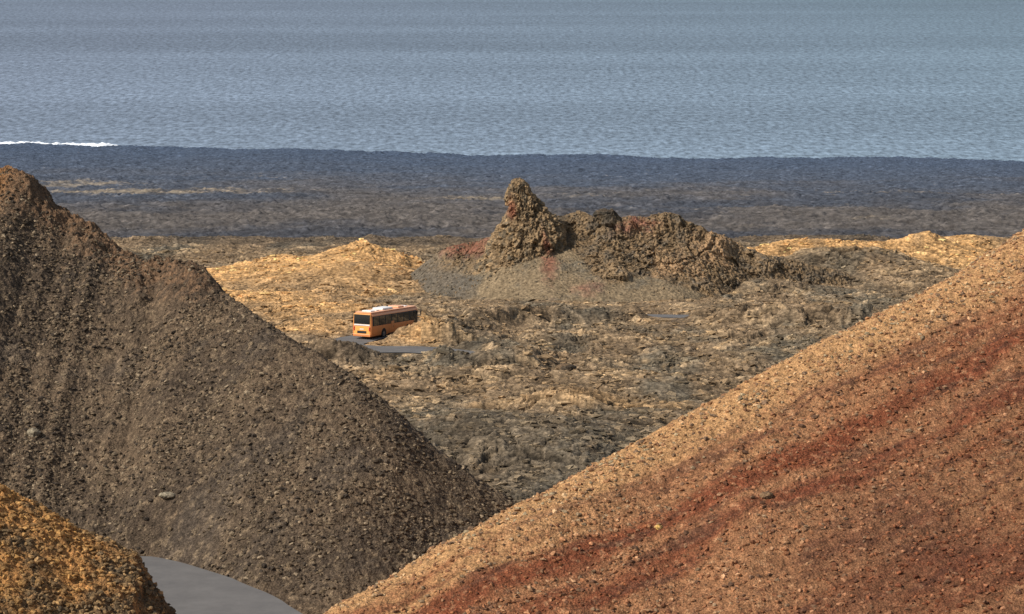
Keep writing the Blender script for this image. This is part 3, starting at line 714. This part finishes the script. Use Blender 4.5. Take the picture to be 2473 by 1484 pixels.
mx = ND(nt, 'ShaderNodeMix', data_type='RGBA'); L.new(side, mx.inputs['Factor']); mx.inputs['A'].default_value = (.16, .196, .25, 1); mx.inputs['B'].default_value = (.146, .203, .248, 1)
vs = ND(nt, 'ShaderNodeVectorMath', operation='SCALE'); L.new(mx.outputs['Result'], vs.inputs[0]); L.new(k, vs.inputs['Scale'])
L.new(vs.outputs[0], b.inputs['Base Color'])
b.inputs['Roughness'].default_value = .6; b.inputs['Specular IOR Level'].default_value = .25
bp = ND(nt, 'ShaderNodeBump'); bp.inputs['Strength'].default_value = .4; bp.inputs['Distance'].default_value = 1.5
L.new(rip, bp.inputs['Height']); L.new(bp.outputs[0], b.inputs['Normal'])
V = np.array([[-30000, 2000, 0], [30000, 2000, 0], [30000, 45000, 0], [-30000, 45000, 0]], float)
o = mesh_np('sea', V, np.array([[0, 1, 2, 3]]), M_sea); tag(o, 'rippled grey-blue sea filling the top of the view', 'sea', kind='structure')

# surf
M_foam = flat_mat('foam', (.85, .88, .9), .8, .3, 0, .15, .05)
xs = np.linspace(-900, -382, 420); vv = np.linspace(-1, 1, 18)
X, V_ = np.meshgrid(xs, vv)
yc = np.interp(X / 2960, cu, cy) + 92 + 12 * fbm(X, X * 0, 60, 3, .6, 9)
wd = 20 * (.7 + .8 * np.abs(fbm(X, X * 0, 40, 3, .6, 3)) * 2) * sstep(-382, -420, X)
Y = yc + V_ * wd
Z = .25 + np.clip(1 - np.abs(V_), 0, 1) ** .5 * (4 + 5 * fbm(X, Y, 14, 3, .6, 6)).clip(2.4, 7) * sstep(-382, -410, X)
Z[0] = Z[-1] = -.5
o = sheet('surf', X, Y, Z, const(np.array([.85, .88, .9]), X.shape), M_foam); tag(o, 'white breaking surf along the left end of the shoreline', 'surf', kind='structure')

# ------------------------------------------------------------------ bus
OR = flat_mat('orange_paint', lin(206, 128, 70), .4, .45, 0, .05, .6)
YE = flat_mat('sunlit_rear_paint', lin(236, 166, 84), .4, .45, 0, .05, .6)  # brighter than the sides: sunlight on the rear put into its colour
PK = flat_mat('faded_roof_paint', lin(228, 168, 128), .5, .4, 0, .08, 1.0)
WH = flat_mat('white_paint', (.76, .72, .67), .45, .4, 0, .06, 2)
GL = flat_mat('dark_glass', (.012, .014, .016), .08, .6, 0, .1, 1)
BK = flat_mat('black_rubber', (.02, .02, .02), .7, .3, 0, .1, 4)
SI = flat_mat('wheel_metal', (.25, .25, .26), .4, .5, .6, .1, 4)
RL = flat_mat('red_lens', (.45, .02, .015), .3, .5, 0, .05, 4)
def bx(name, c, s, mat, parent, bev=.0, seg=2, rot=None):
    bm = bmesh.new(); bmesh.ops.create_cube(bm, size=1)
    for v_ in bm.verts: v_.co = Vector((v_.co.x * s[0], v_.co.y * s[1], v_.co.z * s[2]))
    if bev > 0: bmesh.ops.bevel(bm, geom=bm.edges[:], offset=bev, segments=seg, affect='EDGES', profile=.5)
    me = bpy.data.meshes.new(name); bm.to_mesh(me); bm.free(); me.materials.append(mat)
    o = bpy.data.objects.new(name, me); COL.objects.link(o); o.parent = parent; o.location = c
    if rot: o.rotation_euler = rot
    return o
def cyl(name, c, r, h, mat, parent, n=28, bev=.02):
    bm = bmesh.new(); bmesh.ops.create_cone(bm, cap_ends=True, segments=n, radius1=r, radius2=r, depth=h)
    es = [e for e in bm.edges if abs(e.verts[0].co.z - e.verts[1].co.z) < 1e-5]
    if bev: bmesh.ops.bevel(bm, geom=es, offset=bev, segments=2, affect='EDGES')
    bmesh.ops.rotate(bm, verts=bm.verts, cent=(0, 0, 0), matrix=Matrix.Rotation(math.pi / 2, 3, 'Y'))
    me = bpy.data.meshes.new(name); bm.to_mesh(me); bm.free(); me.materials.append(mat)
    o = bpy.data.objects.new(name, me); COL.objects.link(o); o.parent = parent; o.location = c
    return o
bus = bpy.data.objects.new('bus', None); COL.objects.link(bus)
tag(bus, 'orange coach with dark windows on the road through the lava field', 'bus')
def body_mesh():
    sec = [(0.0, .32), (1.10, .32), (1.24, .42), (1.26, .8), (1.26, 1.6), (1.22, 2.5), (1.17, 2.88), (1.06, 3.02), (.7, 3.1), (0, 3.12)]
    sec = sec + [(-x, z) for x, z in sec[-2:0:-1]]
    st = [(0.0, .90), (.06, .965), (.2, 1), (1, 1), (6, 1), (11, 1), (11.7, .985), (11.92, .95), (12.0, .88)]
    bm = bmesh.new(); rows = []
    for (y, k_) in st:
        rows.append([bm.verts.new((x * k_, y, 1.7 + (z - 1.7) * (1 - (1 - k_) * .6))) for x, z in sec])
    n = len(sec)
    for a, b_ in zip(rows[:-1], rows[1:]):
        for i in range(n): bm.faces.new([a[i], a[(i + 1) % n], b_[(i + 1) % n], b_[i]])
    bm.faces.new(rows[0][::-1]); bm.faces.new(rows[-1])
    bmesh.ops.recalc_face_normals(bm, faces=bm.faces[:])
    me = bpy.data.meshes.new('body'); bm.to_mesh(me); bm.free()
    me.materials.append(OR); o = bpy.data.objects.new('body', me); COL.objects.link(o); o.parent = bus; return o
body = body_mesh()
roof = bx('roof', (0, 6.0, 3.1), (2.1, 11.6, .1), PK, bus, .045, 3)
bx('roof_unit', (-.05, 5.2, 3.26), (1.4, 2.6, .26), WH, bus, .1, 3)['label'] = 'raised air conditioning housing in the middle of the roof'
bx('roof_unit', (-.05, 8.6, 3.24), (1.4, 1.5, .2), PK, bus, .08, 3)
bx('roof_unit', (0, 1.5, 3.2), (1.2, 1.0, .16), WH, bus, .06, 3)
for yy in (3.1, 10.4): bx('roof_hatch', (0, yy, 3.18), (.8, .7, .1), WH, bus, .04, 2)
for sgn in (-1, 1):
    bx('window_band', (sgn * 1.236, 5.85, 2.12), (.02, 11.2, 1.12), BK, bus, .008, 1, (0, -sgn * .048, 0))
    bx('cant_rail', (sgn * 1.195, 6.0, 2.82), (.04, 11.6, .16), PK, bus, .015, 2, (0, -sgn * .12, 0))
    ys_ = [.45, 1.95, 3.5, 5.05, 6.6, 8.15, 9.7]
    for i, y0 in enumerate(ys_):
        w = 1.38 if i < 6 else 1.5
        bx('side_window', (sgn * 1.252, y0 + w / 2 + .05, 2.12), (.02, w - .02, 1.0), GL, bus, .008, 1, (0, -sgn * .048, 0))
    for i, y0 in enumerate([.5, 4.5, 6.0, 7.5]):
        bx('luggage_door', (sgn * 1.262, y0 + .72, .98), (.02, 1.38, .78), OR, bus, .012, 1)
    bx('skirt', (sgn * 1.262, 6.6, .42), (.03, 4.6, .16), BK, bus, .01, 1)
    for yy in (3.1, 9.2):
        a = cyl('wheel_arch', (sgn * 1.246, yy, .55), .62, .05, BK, bus, 32, .01)
        w_ = cyl('wheel', (sgn * 1.13, yy, .5), .3, .34, SI, bus, 24, .02)
        bm = bmesh.new()
        bmesh.ops.create_cone(bm, cap_ends=False, segments=32, radius1=.5, radius2=.5, depth=.3)
        bmesh.ops.create_cone(bm, cap_ends=False, segments=32, radius1=.29, radius2=.29, depth=.3)
        vs_ = list(bm.verts); outer = [v for v in vs_ if v.co.xy.length > .4]; inner = [v for v in vs_ if v.co.xy.length <= .4]
        ky = lambda v: math.atan2(v.co.y, v.co.x)
        for sg in (-1, 1):
            o_ = sorted([v for v in outer if v.co.z * sg > 0], key=ky); i_ = sorted([v for v in inner if v.co.z * sg > 0], key=ky)
            for q_ in range(32): bm.faces.new([o_[q_], o_[(q_ + 1) % 32], i_[(q_ + 1) % 32], i_[q_]])
        bmesh.ops.rotate(bm, verts=bm.verts, cent=(0, 0, 0), matrix=Matrix.Rotation(math.pi / 2, 3, 'Y'))
        bmesh.ops.recalc_face_normals(bm, faces=bm.faces[:])
        me = bpy.data.meshes.new('tyre'); bm.to_mesh(me); bm.free(); me.materials.append(BK)
        ty = bpy.data.objects.new('tyre', me); COL.objects.link(ty); ty.parent = w_; ty.location = (sgn * .01, 0, 0)
        hb = cyl('hub', (sgn * .18, 0, 0), .1, .06, SI, w_, 16, .01)
    m_ = bx('mirror', (sgn * 1.55, 12.05, 2.35), (.16, .12, .5), BK, bus, .05, 3)
    bx('mirror_arm', (-sgn * .16, -.02, .32), (.42, .05, .06), BK, m_, .015, 1)
    bx('tail_light', (sgn * 1.0, -.045, 1.25), (.16, .04, .5), RL, bus, .02, 2)
    bx('headlight', (sgn * .9, 12.01, .85), (.35, .05, .2), WH, bus, .02, 2)
dr_ = bx('door', (1.276, 11.25, 1.5), (.025, .95, 2.2), GL, bus, .01, 1); bx('door_frame', (.012, 0, 0), (.02, .05, 2.1), BK, dr_, .008, 1)
dr_ = bx('door', (1.275, 5.3, 1.2), (.03, .7, 1.3), OR, bus, .02, 1); bx('handle', (.02, .2, 0), (.03, .05, .25), BK, dr_, .01, 1)
bx('rear_panel', (0, -.012, 1.0), (2.1, .04, 1.1), YE, bus, .015, 2)
bx('rear_grille', (0, -.04, .85), (1.2, .02, .3), BK, bus, .005, 1)
bx('rear_surround', (0, -.012, 2.32), (2.2, .045, 1.3), YE, bus, .02, 2)
bx('rear_window', (0, -.04, 2.34), (2.1, .03, 1.1), GL, bus, .012, 2)
bx('rear_trim', (0, -.045, 1.69), (2.04, .03, .16), WH, bus, .01, 1)
bx('rear_bumper', (0, -.03, .48), (2.3, .1, .28), OR, bus, .04, 2)
bx('number_plate', (0, -.06, 1.2), (.52, .02, .12), WH, bus, .004, 1)
bx('windscreen', (0, 12.01, 2.05), (2.15, .05, 1.45), GL, bus, .02, 2)
bx('front_bumper', (0, 12.02, .5), (2.3, .1, .3), OR, bus, .04, 2)
th = math.radians(25)
bus.location = (xat(873, 333), 333.2, float(prof(335)) + .08)
bus.rotation_euler = (math.radians(-3.2), 0, -th)

# ------------------------------------------------------------------ camera, light
cam = bpy.data.cameras.new('camera'); co = bpy.data.objects.new('camera', cam); COL.objects.link(co)
cam.sensor_width = 36; cam.lens = 18 / math.tan(math.radians(10)); cam.clip_start = 1; cam.clip_end = 60000
co.location = (0, 0, CZ); co.rotation_euler = (math.radians(90) - PITCH, 0, 0); SC.camera = co
EL = math.radians(42); AZ = math.radians(-116)
to = Vector((math.sin(AZ) * math.cos(EL), math.cos(AZ) * math.cos(EL), math.sin(EL)))
sd = bpy.data.lights.new('sun', 'SUN'); sd.energy = 5.0; sd.angle = math.radians(.53); sd.color = (1, .945, .86)
so = bpy.data.objects.new('sun', sd); COL.objects.link(so); so.rotation_euler = to.to_track_quat('Z', 'Y').to_euler(); so.location = (-100, 0, 400)
w = bpy.data.worlds.new('World'); SC.world = w; w.use_nodes = True; nt = w.node_tree
sk = nt.nodes.new('ShaderNodeTexSky'); sk.sky_type = 'NISHITA'; sk.sun_disc = False; sk.sun_elevation = EL; sk.sun_rotation = AZ % (2 * math.pi)
hs = nt.nodes.new('ShaderNodeHueSaturation'); hs.inputs['Saturation'].default_value = .7; nt.links.new(sk.outputs[0], hs.inputs['Color'])
bg = nt.nodes['Background']; bg.inputs['Strength'].default_value = .13; nt.links.new(hs.outputs[0], bg.inputs['Color'])
SC.view_settings.view_transform = 'Standard'; SC.view_settings.look = 'None'; SC.view_settings.exposure = 0
